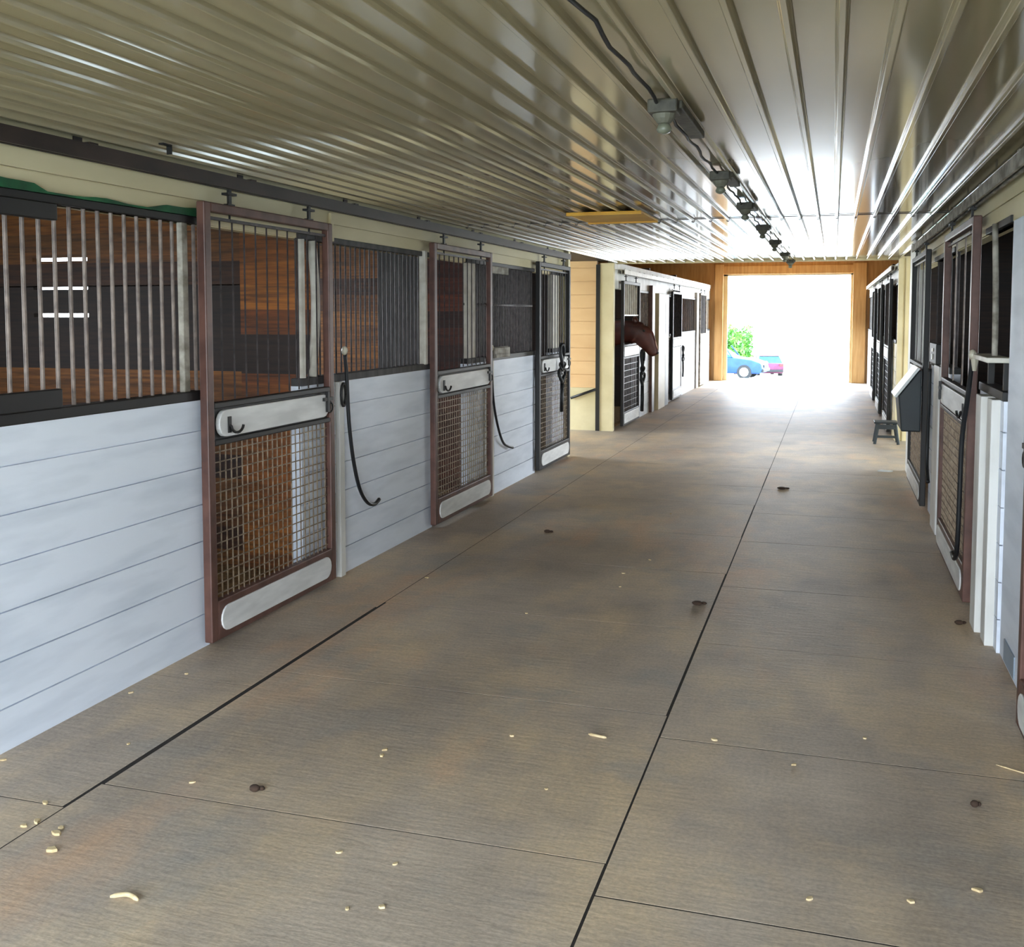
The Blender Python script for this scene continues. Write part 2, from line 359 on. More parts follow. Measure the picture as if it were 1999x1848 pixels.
w = MB().box(OL, XL, Y0 - .1, Y0, 0, 3).box(XR, OR, Y0 - .1, Y0, 0, 3)
struct(w.build('wall_near', 'cream'))
# partitions between the stalls
def partition(y, x0, x1, bands, slits=(), sx=(-5.03, -4.60)):
    """bands: (top height, boards), from the floor up; slits: open gaps between boards"""
    p = MB(); z = 0
    for zt, m in bands:
        p.use(m)
        for zs in [q for q in slits if z < q < zt] + [zt]:
            p.box(x0, x1, y, y + .045, z, zs)
            if zs < zt:
                p.box(x0, sx[0], y, y + .045, zs, zs + .024); p.box(sx[1], x1, y, y + .045, zs, zs + .024); zs += .024
            z = zs
    return struct(p.build('partition'))
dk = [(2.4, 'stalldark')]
partition(5.62, OL, -3.47, [(1.27, 'stall'), (1.80, 'stalldark'), (2.14, 'stall'), (2.4, 'stallorange')], (1.604, 1.782, 1.966))  # dark band paints the unlit gap into the next stall, orange the lit top
partition(5.60, -3.47, XL - .06, [(1.26, 'stallorange'), (1.50, 'stalldark'), (2.4, 'stallorange')])  # lit and shaded heights painted as orange and dark boards
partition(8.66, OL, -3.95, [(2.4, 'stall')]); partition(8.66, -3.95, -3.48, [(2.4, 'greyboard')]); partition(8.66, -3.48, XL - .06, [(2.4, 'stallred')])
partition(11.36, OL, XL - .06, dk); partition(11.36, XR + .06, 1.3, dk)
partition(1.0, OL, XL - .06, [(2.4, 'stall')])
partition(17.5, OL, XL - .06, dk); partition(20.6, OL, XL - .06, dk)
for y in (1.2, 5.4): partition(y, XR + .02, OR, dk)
partition(9.16, XR + .02, 2.0, dk); partition(9.16, 2.0, OR, [(1.25, 'stalldark')])  # outer part lowered to pass the added window light to the ceiling ribs
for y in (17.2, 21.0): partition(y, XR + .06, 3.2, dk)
b = MB().box(OL, XL - .08, Y0, YA, 0.001, .05).box(XR + .08, OR, Y0, YA, .001, .05).box(OL, XL - .08, YB + .1, YE, .001, .05).box(XR + .08, 3.2, YB + .1, YE, .001, .05)
struct(b.build('floor_bedding', 'bedding'))

# ------------------------------------------------------------------ stall fronts (fixed panels between the doors)
def stall_front(xw, s, y0, y1, label, z_sill=1.21, z_top=2.085, bars=.085, bar_m='galv', sill_m='black', board_m='white', feed=None, feed_m='black', green=False, bar_r=.0085, group=None, half_bars=None):
    root = thing('stall_front', (xw, (y0 + y1)/2, 0), label, 'stall front', group)
    cy = (y0 + y1)/2
    def X(v): return s*v
    a, b = y0 - cy, y1 - cy
    mb = MB(); board_wall(mb, 0, s, a, b, 0.0, z_sill, .18, .163); mb.build('board_panel', board_m, root)
    mb = MB(); mb.box(X(-.05), X(.022), a, b, z_sill, z_sill + .045); mb.build('sill', sill_m, root, bevel=.004)
    mb = MB(); mb.box(X(-.05), X(.012), a, b, z_top - .035, z_top); mb.build('top_rail', sill_m, root, bevel=.004)
    mb = MB(); n = max(2, int((b - a) / bars)) if bars else -1
    for i in range(n + 1):
        y = a + .02 + (b - a - .04) * i / n
        if n < 5: mb = MB()
        mb.tube([(X(-.02), y, z_sill + .045), (X(-.02), y, z_top - .035)], bar_r, 8, False)
        if n < 5: mb.build('bar', bar_m, root, smooth=True)
    for z in ((z_sill + z_top)/2 + .05,) if half_bars else (): mb.box(X(-.026), X(-.014), a, b, z, z + .02)
    if n >= 5: mb.build('bar_grille', bar_m, root, smooth=True)
    if feed:
        f = MB(); f.box(X(.0), X(.03), feed[0] - cy, feed[1] - cy, z_sill + .045, z_sill + .12); f.build('feed_door_rail', feed_m, root, bevel=.004)
        f = MB(); f.box(X(.0), X(.03), feed[0] - cy, feed[1] - cy, z_top - .10, z_top - .035); f.build('feed_door_rail', feed_m, root, bevel=.004)
    if green:
        gsrc = MB(); N = 90; hs = []
        for i in range(N + 1):
            y = a + (b - a)*i/N; t = y + cy
            hs.append(.008 + .026*max(0, min(1, (3.32 - t)/.06)) * (t > 2.6) + .024*max(0, min(1, (t - 3.98)/.08)) + .010*max(0, math.sin(t*9))**2)
        vs_ = [(X(v), a + (b - a)*i/N, z_top + k*hs[i]) for v, k in ((.0, 0), (.018, 0), (.018, 1), (.0, 1)) for i in range(N + 1)]
        n_ = N + 1
        gsrc.add(vs_, [(q*n_ + i, q*n_ + i + 1, ((q + 1) % 4)*n_ + i + 1, ((q + 1) % 4)*n_ + i) for q in range(4) for i in range(N)])
        gsrc.build('edge_strip', 'green', root)
    return root
FG = 'fixed stall fronts'
stall_front(XL, 1, Y0, 4.36, 'long white-boarded stall front nearest the camera, dark bars and green edge above', feed=(2.2, 3.37), green=True)
fb = stall_front(XL, 1, 5.31, 7.33, 'white-boarded stall front with brown barred grille between first and second brown doors', bars=.07, bar_m='darkbar', bar_r=.006, sill_m='greyboard')
fc = stall_front(XL, 1, 8.15, 10.2, 'white-boarded stall front with black grille and small grey feeder box, third along left wall', bars=.05, bar_m='darkbar', bar_r=.008, feed=(8.68, 9.25), feed_m='dusty', half_bars=True)
fd = stall_front(XL, 1, 10.86, 11.44, 'narrow fixed stall front behind the third brown door', bars=.16, bar_m='palebar', bar_r=.012)
stall_front(XR, -1, 5.36, 6.2, 'short white-boarded stall front under dark open window, nearest on right wall', bars=0)
stall_front(XR, -1, 7.72, 9.2, 'narrow white stall front with black barred window between two right-hand doors', bars=.45, bar_m='darkbar', sill_m='black')
stall_front(XL, 1, 15.88, 17.1, 'white stall front with hanging black halter beside the horse', bars=.16, bar_m='galv', bar_r=.016, z_sill=1.19, z_top=2.0)
stall_front(XL, 1, 18.8, 20.0, 'white stall front just past the olive post, far left block', bars=.16, bar_m='darkbar', z_sill=1.22, z_top=1.98)
stall_front(XL, 1, 20.5, 23.0, 'wide white stall front in the far left block before the last door', bars=.16, bar_m='darkbar', z_sill=1.23, z_top=1.98)
stall_front(XL, 1, 24.6, 25.8, 'last white stall front by the orange door post on the left', bars=.16, bar_m='palebar', z_sill=1.23, z_top=2.0)
stall_front(XR, -1, 16.2, 17.6, 'white stall front past the first door of far right block', bars=.16, bar_m='darkbar', z_sill=1.25, z_top=2.04)
stall_front(XR, -1, 18.9, 20.3, 'white stall front in the middle of the far right block', bars=.16, bar_m='darkbar', z_sill=1.25, z_top=2.04)
stall_front(XR, -1, 21.6, 25.9, 'last white stall front by the orange door post on the right', bars=.2, bar_m='darkbar', z_sill=1.25, z_top=2.04)
stall_front(XR, -1, 14.26, 14.9, 'narrow pale stall front behind the step stool', bars=.2, bar_m='darkbar', z_sill=1.25, z_top=2.04, board_m='cream')
# bright bars and the bent pale bar seen through the first door; pale end posts of the next two fronts
cB = (5.31 + 7.33)/2
for y, r_ in ((5.355, .022), (5.665, .012)):
    mb = MB(); mb.tube([(.0, y - cB, 1.255), (.0, y - cB, 2.05)], r_, 10, False); mb.build('bar', 'palebar', fb, smooth=True)
mb = MB(); mb.tube([(-.008, 5.455 - cB + .085*math.sin(PI*(t + 3)/17), 1.255 + .795*(1 - t/12)) for t in range(13)], .027, 10, True)
mb.build('bent_bar', 'palebar', fb, smooth=True)
for f_, y0_, y1_ in ((fc, 8.155, 8.37), (fd, 10.865, 11.16)):
    cy_ = f_.location.y; mb = MB(); mb.box(-.03, .016, y0_ - cy_, y1_ - cy_, 1.255, 2.05); mb.build('end_post', 'palebar', f_, bevel=.004)
mb = MB(); cy_ = fc.location.y; mb.box(.031, .075, 8.70 - cy_, 9.15 - cy_, 1.235, 1.325); mb.box(.075, .08, 8.72 - cy_, 9.13 - cy_, 1.24, 1.27); mb.build('feeder_box', 'dusty', fc, bevel=.005)

# ------------------------------------------------------------------ posts (fixed trim)
def post(n, x0, x1, y0, y1, z0, z1, m, bevel=.004): return struct(MB().box(x0, x1, y0, y1, z0, z1).build('trim_%d' % n, m, bevel=bevel))
post(6, XL, XL + .045, 5.735, 5.80, 0, 1.21, 'trimwhite')
post(22, XL, XL + .02, 5.70, 5.74, 2.06, 2.232, 'cream')
post(7, XL, XL + .04, 8.72, 8.78, 0, 1.21, 'trimwhite')
post(8, XL - .02, XL + .035, 7.17, 7.215, 1.25, 2.09, 'palebar')
post(9, XL - .02, XL + .01, 4.205, 4.25, 1.255, 2.05, 'dusty')
post(10, XL - .05, XL + .05, 11.445, 11.53, 0, 2.34, 'cream')
post(11, XR, XR + .10, 4.40, 5.35, 0, 2.06, 'white')
post(12, XR - .055, XR + .01, 5.46, 5.60, 0, 1.21, 'trimwhite')
post(13, XR - .075, XR + .01, 5.68, 5.86, 0, 1.21, 'trimwhite')
post(14, XR - .05, XR + .01, 8.15, 8.55, 0, 1.24, 'trimwhite')
post(15, XR - .05, XR + .06, 10.80, 11.46, 0, 2.34, 'trimwhite')
post(16, XL - .02, XL + .06, 17.12, 17.36, 0, 2.1, 'brown')
post(17, XL - .02, XL + .09, 17.6, 18.32, 0, 1.98, 'cream')
post(18, XL - .02, XL + .08, 18.40, 18.78, 0, 1.98, 'black')
post(19, XL - .02, XL + .05, 23.05, 23.4, 0, 2.1, 'trimwhite')
post(20, XR - .006, XR, 4.92, 5.2, .02, .12, 'sticker', 0)

# ------------------------------------------------------------------ sliding stall doors
def stall_door(xw, s, y0, y1, label, frame='brown', rails='black', bars_from=1.2, bar_step=.105, bar_m='darkbar', mesh=True, hooks=True, trolleys=True, plank='kick', ztop=2.155, head_gap=True, fine=True, solid=None, track_z=2.235, white_head=False, group='sliding stall doors'):
    cy = (y0 + y1)/2; v0 = .035; v1 = .080
    root = thing('sliding_stall_door', (xw, cy, 0), label, 'stall door', group)
    a, b = y0 - cy, y1 - cy; fw = .055
    def bx(mb, va, vb, ya, yb, za, zb): return mb.box(s*va, s*vb, ya, yb, za, zb)
    for ya, yb in ((a, a + fw), (b - fw, b)):
        mb = MB(); bx(mb, v0, v1, ya, yb, .03, ztop); mb.build('stile', frame, root, bevel=.006)
    mb = MB(); bx(mb, v0, v1, a + fw, b - fw, ztop - .045, ztop); mb.build('top_rail', frame, root, bevel=.006)
    mb = MB(); bx(mb, v0, v1, a + fw, b - fw, .03, .225); mb.build('bottom_rail', frame, root, bevel=.006)
    for za, zb in ((1.165, 1.195), (.985, 1.012)):
        mb = MB(); bx(mb, v0, v1, a + fw, b - fw, za, zb); mb.build('middle_rail', rails, root, bevel=.005)
    mb = MB(); bx(mb, v0 + .012, v0 + .022, a + fw, b - fw, 1.012, 1.165); mb.build('backing', rails, root)
    mb = MB(); pl = stadium(a + fw + .035, b - fw - .02, 1.022, 1.155) if fine else [(a + .07, 1.02), (b - .07, 1.02), (b - .07, 1.16), (a + .07, 1.16)]
    mb.prism(pl, 'x', s*(v0 + .022), s*(v1 + .004)); mb.build('name_plank', plank, root, bevel=.004)
    mb = MB(); pl = stadium(a + fw + .02, b - fw - .02, .062, .19) if fine else [(a + .07, .06), (b - .07, .06), (b - .07, .2), (a + .07, .2)]
    mb.prism(pl, 'x', s*(v0 + .03), s*(v1 + .008)); mb.build('kick_plank', plank, root, bevel=.004)
    zt = ztop - .045
    mb = MB(); n = int((b - a - 2*fw) / bar_step)
    if n > 0:
        for i in range(1, n):
            y = a + fw + (b - a - 2*fw) * i / n; mb.tube([(s*.055, y, bars_from), (s*.055, y, 2.075)], .0048 if fine else .017, 6, False)
        bx(mb, .048, .062, a + fw, b - fw, 2.075, 2.09)
        if bars_from > 1.25: bx(mb, .048, .062, a + fw, b - fw, bars_from - .02, bars_from)
        mb.build('bar_grille', bar_m, root, smooth=False)
    if white_head:
        mb = MB(); bx(mb, v0 + .01, v1 - .01, a + fw, b - fw, 1.93, 2.0); mb.build('head_plank', plank, root)
    if mesh:
        mb = MB(); st = .05 if fine else .09; y = a + fw + st/2; wr = .0026 if fine else .005
        while y < b - fw: bx(mb, .055 - wr, .055 + wr, y - wr, y + wr, .225, .985); y += st
        z = .225 + st/2
        while z < .985: bx(mb, .055 - wr, .055 + wr, a + fw, b - fw, z - wr, z + wr); z += st
        mb.build('wire_mesh', 'wire' if fine else 'darkbar', root)
    elif solid:
        mb = MB(); bx(mb, v0 + .01, v1 - .01, a + fw, b - fw, .225, .985); mb.build('lower_panel', solid, root)
    if hooks:
        ys = a + .17
        mb = MB(); mb.box(s*(v1 + .004), s*(v1 + .012), ys - .012, ys + .012, 1.04, 1.12)
        mb.tube([(s*(v1 + .012), ys, 1.075)] + [(s*(v1 + .018 + .012*k/8), ys + .045 - .045*math.cos(PI*k/8), 1.072 - .035*math.sin(PI*k/8)) for k in range(9)], .007, 8)
        mb.build('hook', 'black', root, smooth=False)
        mb = MB(); yl = b - .11; mb.box(s*(v1 + .002), s*(v1 + .02), yl - .012, yl + .012, 1.05, 1.17); mb.box(s*(v1 + .002), s*(v1 + .018), yl - .05, yl + .06, 1.115, 1.135)
        mb.tube([(s*(v1 + .012), yl + .03 + .03*math.cos(PI*2*k/10), 1.075 + .03*math.sin(PI*2*k/10)) for k in range(11)], .005, 6)
        mb.build('latch', 'black', root)
    if trolleys:
        for yt in (a + .25, b - .25):
            mb = MB(); mb.box(s*.052, s*.064, yt - .012, yt + .012, ztop, track_z - .002)
            mb.box(s*.045, s*.071, yt - .03, yt + .03, ztop - .002, ztop + .008)
            mb.box(s*.040, s*.076, yt - .04, yt + .04, track_z - .03, track_z - .018)
            mb.tube([(s*.058, yt, ztop - .075), (s*.058, yt, ztop)], .006, 6)
            mb.build('trolley', 'black', root)
    return root
stall_door(XL, 1, 4.285, 5.60, 'brown sliding stall door nearest the camera, wire mesh and white planks')
stall_door(XL, 1, 7.245, 8.62, 'brown sliding stall door, second along the left wall')
d3 = stall_door(XL, 1, 10.14, 11.435, 'dark sliding stall door, third on left, with straps over its white plank', frame='black')
stall_door(XR, -1, 6.15, 7.70, 'brown meshed stall door on right wall beside white stepped posts', rails='darkbar', bar_m='galv', bar_step=.36)
stall_door(XR, -1, 9.18, 10.76, 'dark stall door on right wall behind the green feed box', frame='black', bar_step=.4, hooks=False)
stall_door(XR, -1, 3.0, 4.37, 'brown stall door edge at the right margin of the photo', trolleys=False)
stall_door(XL, 1, 14.56, 15.86, 'dark meshed stall door with the brown horse leaning over it', frame='black', bars_from=1.62, bar_step=.16, bar_m='palebar', fine=False, hooks=False, ztop=2.10, track_z=2.19, white_head=False)
stall_door(XL, 1, 23.45, 24.55, 'last pale stall door in the far left block', frame='dusty', rails='dusty', fine=False, hooks=False, mesh=False, solid='white', ztop=2.1, track_z=2.19)
stall_door(XR, -1, 14.92, 16.18, 'first dark stall door of far right block, white name plank', frame='black', fine=False, hooks=False, bar_step=.16, ztop=2.1, track_z=2.19)
stall_door(XR, -1, 17.62, 18.88, 'second dark stall door of the far right block', frame='black', fine=False, hooks=False, bar_step=.16, ztop=2.1, track_z=2.19)
stall_door(XR, -1, 20.32, 21.58, 'third dark stall door of far right block, towards the daylight', frame='black', fine=False, hooks=False, bar_step=.16, ztop=2.1, track_z=2.19)
stall_door(XL, 1, 19.3, 20.48, 'dark narrow-framed stall door past the olive post, far left block', frame='black', fine=False, hooks=False, mesh=False, solid='white', bar_step=.16, ztop=2.05, track_z=2.19)

# ------------------------------------------------------------------ door tracks
def track(x, s, y0, y1, z, label, m):
    root = thing('door_track', (x, (y0+y1)/2, z), label, 'door track')
    L = (y1 - y0)/2; mb = MB()
    poly = [(0, .062), (s*.078, .062), (s*.078, 0), (s*.064, 0), (s*.064, .008), (s*.072, .008), (s*.072, .056), (s*.036, .056), (s*.036, .008), (s*.044, .008), (s*.044, 0), (s*.03, 0), (s*.03, .05), (0, .05)]
    mb.prism(poly, 'y', -L, L); mb.build('rail', m, root)
    y = -L + .4
    while y < L:
        k = MB(); k.box(0, s*.083, y, y + .05, .06, .068); k.box(0, s*.006, y, y + .05, .06, .095); k.build('bracket', m, root); y += 1.2
    return root
track(XL + .001, 1, Y0 + .1, 11.45, 2.237, 'long dark brown steel door track under the ceiling on left wall', 'track')
track(XR - .001, -1, Y0 + .1, 10.9, 2.225, 'dusty pale door track under the ceiling on right wall', 'dusty')
track(XL + .021, 1, 14.5, 25.0, 2.19, 'short pale door track over the far left stalls', 'palebar')
track(XR - .021, -1, 14.3, 25.0, 2.19, 'short pale door track over the far right stalls', 'palebar')

# ------------------------------------------------------------------ ceiling lamps on a cable along the aisle
XC = -0.55
mb = MB(); pts = []; rr = random.Random(2)
for i in range(120):
    y = 1.2 + 13.0 * i / 119; pts.append((XC - .02 + .006*math.sin(i*1.7), y, ZC - .020 - .012*abs(math.sin(i*.53))))
mb.tube(pts, .006, 6)
tag(mb.build('cable', 'rubber', smooth=True), 'dark cable running along the ceiling from lamp to lamp', 'cable')
def lamp_label(i): return ['ceiling lamp nearest the camera with long dark mounting bar', 'brown ceiling lamp, second from the camera on the cable', 'ceiling lamp just before the sheet seam, third on the cable', 'ceiling lamp just past the sheet seam, fourth on the cable',
    'small ceiling lamp, fifth on the cable', 'small ceiling lamp, sixth on the cable, near the sheet end', 'last little ceiling lamp at the end edge of metal ceiling'][i]
for i, (y, bar) in enumerate([(3.52, .62), (5.33, .42), (6.84, .3), (8.55, .16), (10.3, .16), (12.4, .14), (14.05, .12)]):
    root = thing('ceiling_lamp', (XC, y, ZC - .018), lamp_label(i), 'lamp', 'bare ceiling lamps')
    mb = MB(); mb.box(.0, .055, 0, bar, -.028, 0); mb.build('mounting_bar', 'lampgrey', root, bevel=.004)
    mb = MB(); mb.box(-.055, .045, -.05, .05, -.045, 0); mb.build('junction_box', 'lampgrey', root, bevel=.006)
    mb = MB(); mb.tube([(-.005, 0, -.045), (-.005, 0, -.06), (-.005, 0, -.075)], [.040, .034, .022], 14); mb.build('socket', 'dustygrey', root, smooth=False)
    mb = MB(); mb.tube([(-.005, 0, -.072), (-.005, 0, -.08), (-.005, 0, -.094), (-.005, 0, -.104), (-.005, 0, -.11)], [.012, .020, .026, .020, .006], 14); mb.build('bulb', 'bulb', root, smooth=True)
# yellow board fixed under the ceiling
root = thing('ceiling_board', (-1.535, 7.46, ZC - .02), 'yellow board fixed flat under the metal ceiling by the seam', 'board')
mb = MB(); mb.box(-.265, .265, -.36, .36, -.014, 0); mb.build('board', 'yellow', root, bevel=.004)
mb = MB(); mb.box(-.265, .265, -.36, -.32, -.024, -.014); mb.box(-.265, .265, .32, .36, -.024, -.014); mb.build('batten', 'yellow', root)
# black bracket on the ceiling edge above the first grille
mb = MB(); mb.box(-.012, .012, -.03, .03, -.006, 0); mb.box(-.012, .012, .024, .03, -.04, 0)
o = mb.build('ceiling_clip', 'black', loc=(-2.70, 3.80, ZC - .014)); tag(o, 'small black clip screwed to ceiling above the nearest stall front', 'clip')

# ------------------------------------------------------------------ ropes, halters, hardware on the walls
def rope(name, pts, r, label, cat, snap=True, loop=None):
    root = thing(name, pts[0], label, cat); p0 = Vector(pts[0])
    sm = []
    P = [Vector(p) for p in pts]
    for i in range(len(P) - 1):
        a = P[max(i-1, 0)]; b_ = P[i]; c_ = P[i+1]; d = P[min(i+2, len(P)-1)]
        for k in range(6):
            t = k / 6; sm.append(.5*((2*b_) + (c_-a)*t + (2*a-5*b_+4*c_-d)*t*t + (3*b_-a-3*c_+d)*t**3))
    sm.append(P[-1])
    mb = MB(); mb.tube([p - p0 for p in sm], r, 8); mb.build('rope', 'rubber', root, smooth=True)
    if snap:
        mb = MB(); mb.ball((0, 0, .03), .02, .02, .028); mb.build('snap', 'porcelain', root, smooth=True)
    if loop:
        mb = MB(); mb.tube([(loop[0] - p0.x, loop[1] + .03*math.cos(2*PI*k/14) - p0.y, loop[2] + .07*math.sin(2*PI*k/14) - p0.z) for k in range(15)], .009, 8); mb.build('ring', 'black', root, smooth=True)
    return root
xv = XL + .055
rope('lead_rope', [(xv, 5.79, 1.37), (xv, 5.815, 1.25), (xv, 5.83, 1.05), (xv, 5.85, .90), (xv, 5.90, .70), (xv, 5.98, .52), (xv, 6.09, .41), (xv, 6.2, .375), (xv, 6.28, .395)], .0125, 'black lead rope hanging beside first door, end curled up', 'rope', True, (XL + .055, 5.77, 1.13))
rope('lead_rope', [(xv, 8.665, 1.30), (xv, 8.675, 1.1), (xv, 8.72, .85), (xv, 8.84, .62), (xv, 8.99, .46), (xv, 9.15, .40), (xv, 9.3, .37)], .0115, 'black lead rope hanging beside the second brown door', 'rope', True)
xv = XR - .09
rope('lead_rope', [(xv, 5.93, 1.38), (xv - .01, 6.02, 1.15), (xv - .02, 6.1, .95), (xv - .02, 6.14, .6), (xv - .02, 6.16, .42), (xv - .02, 6.2, .30), (xv - .02, 6.3, .24), (xv - .02, 6.42, .25)], .013, 'dark lead rope hanging from white bracket on the right wall', 'rope', True)
rope('lead_rope', [(XR - .07, 8.66, 1.2), (XR - .07, 8.68, .9), (XR - .07, 8.72, .6), (XR - .07, 8.68, .42), (XR - .07, 8.55, .33)], .014, 'black lead rope beside the narrow white front, right wall', 'rope', False)
# bracket shelf and leaning pale pole in the right-hand window
root = thing('wall_bracket', (XR - .03, 5.72, 1.36), 'white bracket shelf in the dark window on right wall', 'bracket')
mb = MB(); mb.box(-.06, .05, -.32, .28, .03, .055); mb.build('shelf', 'palebar', root, bevel=.004)
mb = MB(); mb.tube([(-.05, .2, .03), (-.05, .2, -.035)], [.02, .01], 8); mb.build('peg', 'porcelain', root)
for ya in (-.30, .22):
    mb = MB(); mb.box(.02, .05, ya, ya + .03, -.102, .03); mb.build('support', 'black', root)
mb = MB(); mb.tube([(XR - .045, 5.60 + .10*(t/10)**2 - .22*t/10, 2.06 - .64*t/10) for t in range(11)], .014, 8)
tag(mb.build('pole', 'dusty', smooth=True, loc=(0, 0, 0)), 'pale bent pole leaning in the dark window on right wall', 'pole')
# latch box on the narrow right front
root = thing('latch_box', (XR - .015, 8.4, 1.255), 'black latch box on top of narrow white front, right wall', 'latch')
mb = MB(); mb.box(-.06, .0, -.26, .26, .0, .15); mb.build('box', 'black', root, bevel=.006)
mb = MB(); mb.box(-.067, -.06, -.02, .02, .03, .07); mb.box(-.067, -.06, -.05, .0, .09, .115); mb.build('bolt', 'porcelain', root)
# halters
def halter(loc, label, rz=0, k=1.0):
    root = thing('halter', loc, label, 'halter', None, rz)
    def lp(cy, cz, ry, rz_, r, nm, m='rubber'):
        mb = MB(); mb.tube([(.012*math.sin(4*PI*t/16), cy + ry*math.cos(2*PI*t/16), cz + rz_*math.sin(2*PI*t/16)) for t in range(17)], r, 6); return mb.build(nm, m, root, smooth=True)
    lp(0, -.12*k, .05*k, .13*k, .022*k, 'crown_strap'); lp(.0, -.34*k, .11*k, .08*k, .02*k, 'noseband'); lp(.02, -.24*k, .1*k, .05*k, .012*k, 'cheek_strap')
    mb = MB(); mb.tube([(0, 0, -.4*k), (.01, -.05, -.6*k), (0, -.02, -.75*k)], .022*k, 6); mb.build('strap_end', 'rubber', root, smooth=True)
    lp(.02, -.30*k, .03*k, .03*k, .008, 'ring', 'hubcap')
    mb = MB(); mb.box(-.02, .0, -.015, .015, -.02, .03); mb.build('hanger', 'black', root)
halter((XL + .075, 16.12, 1.05), 'black halter and straps hung on white front under the horse', 0, 1.25)
halter((XL + .130, 10.86, 1.29), 'black straps hung over the third dark door', 0, .95)
halter((XL + .05, 20.9, .98), 'small dark halter on the wide white front far left', 0, .8)

# ------------------------------------------------------------------ feed box, step stool, handrail
root = thing('feed_box', (XR - .008, 9.08, .66), 'dark green feed box with white sloping lid on right wall', 'feed box')
pr = [(-.085, 0), (-.235, 0), (-.262, .29), (-.105, .505), (-.085, .505)]
mb = MB(); mb.prism(pr, 'y', 0, .5); mb.build('body', 'boxgreen', root, bevel=.012)
dx, dz = .157, .215; L = math.hypot(dx, dz); nx, nz = -dz/L, dx/L
lo = [(-.278, .275), (-.098, .520)]
mb = MB(); mb.prism([lo[0], lo[1], (lo[1][0] + nx*.022, lo[1][1] + nz*.022), (lo[0][0] + nx*.022, lo[0][1] + nz*.022)], 'y', -.01, .51); mb.build('lid', 'lid', root, bevel=.004)
mb = MB(); mb.box(-.115, -.09, .02, .48, .505, .525); mb.build('hinge', 'brown', root)

root = thing('step_stool', (.66, 13.86, 0), 'small dark step stool on the floor by the far right column', 'stool')
mb = MB(); mb.box(-.15, .13, -.13, .15, .255, .28); mb.build('top', 'boxgreen', root, bevel=.008)
for sx, sy in ((-1, -1), (1, -1), (-1, 1), (1, 1)):
    mb = MB(); x, y = sx*.10, .01 + sy*.11
    mb.tube([(x, y, .255), (x + sx*.04, y + sy*.03, 0)], [.022, .018], 6); mb.build('leg', 'boxgreen', root)
mb = MB(); mb.box(-.14, .12, -.125, -.10, .08, .11); mb.build('stretcher', 'boxgreen', root)
mb = MB(); mb.box(-.12, .10, -.134, -.13, .19, .25); mb.build('apron', 'boxgreen', root)

root = thing('handrail', (-3.32, YB - .014, .52), 'black sloping rail on the lower pale panel of tan wall', 'rail')
mb = MB(); mb.tube([(-.19, -.03, -.07), (.165, -.03, .06)], .018, 8); mb.build('bar', 'black', root, smooth=True)
for xa, za in ((-.15, -.055), (.12, .044)):
    mb = MB(); mb.tube([(xa, -.03, za), (xa, 0, za)], .012, 6); mb.build('bracket', 'black', root)

# ------------------------------------------------------------------ the horse
def ring_loft(mb, rings, n=16):
    """rings: (centre, direction, half height, half width)"""
    vs = []
    for c_, d, hh, hw in rings:
        c_ = Vector(c_); d = Vector(d).normalized(); side = Vector((0, 1, 0)); up = side.cross(d) * -1
        up = d.cross(side)
        for k in range(n):
            t = 2*PI*k/n; vs.append(c_ + up*(hh*math.sin(t)) + side*(hw*math.cos(t)))
    fs = [(i*n+k, i*n+(k+1) % n, (i+1)*n+(k+1) % n, (i+1)*n+k) for i in range(len(rings)-1) for k in range(n)]
    fs += [tuple(range(n)), tuple((len(rings)-1)*n + k for k in range(n))]
    mb.add(vs, fs)
horse = thing('horse', (-2.95, 15.2, 0), 'brown horse leaning its head out over a far left stall door', 'horse')
mb = MB()
tr = [((-2.35, 0, 1.18), (1, 0, .1), .10, .09), ((-2.25, 0, 1.17), (1, 0, .05), .24, .20), ((-1.95, 0, 1.14), (1, 0, 0), .30, .27), ((-1.5, 0, 1.11), (1, 0, 0), .30, .28),
      ((-1.05, 0, 1.12), (1, 0, 0), .32, .26), ((-.75, 0, 1.17), (1, 0, .2), .33, .22), ((-.48, 0, 1.24), (1, 0, .3), .28, .16), ((-.2, 0, 1.34), (1, 0, .12), .205, .115),
      ((.0, 0, 1.375), (1, 0, .05), .172, .10), ((.1, 0, 1.375), (1, 0, -.1), .172, .10), ((.2, 0, 1.34), (1, 0, -.55), .185, .105)]
ring_loft(mb, tr)
hd = [((.13, 0, 1.40), (.5, 0, -.6), .12, .085), ((.21, .0, 1.37), (.45, 0, -.8), .165, .10), ((.275, 0, 1.30), (.4, 0, -.85), .165, .10), ((.335, 0, 1.21), (.4, 0, -.85), .135, .085),
      ((.385, 0, 1.13), (.38, 0, -.85), .10, .066), ((.42, 0, 1.075), (.35, 0, -.85), .085, .062), ((.435, 0, 1.035), (.3, 0, -.9), .072, .058), ((.44, 0, 1.01), (.3, 0, -.9), .03, .03)]
ring_loft(mb, hd)
for x, y, hind in ((-.72, .13, 0), (-.72, -.13, 0), (-2.05, .15, 1), (-2.05, -.15, 1)):
    if hind: P = [(x + .12, y*.9, 1.05), (x + .14, y, .85), (x + .02, y, .68), (x - .12, y, .52), (x - .06, y, .30), (x - .05, y, .12), (x, y, .055)]; R = [.17, .14, .09, .06, .045, .045, .062]
    else: P = [(x, y*.9, 1.0), (x, y, .82), (x + .01, y, .66), (x + .015, y, .50), (x + .01, y, .30), (x + .01, y, .14), (x + .05, y, .055)]; R = [.15, .11, .075, .058, .042, .045, .062]
    mb.tube(P, R, 10)
body = mb.build('body', 'horse', horse)
rm = body.modifiers.new('remesh', 'REMESH'); rm.mode = 'VOXEL'; rm.voxel_size = .018; rm.use_smooth_shade = True
sm = body.modifiers.new('smooth', 'SMOOTH'); sm.iterations = 4
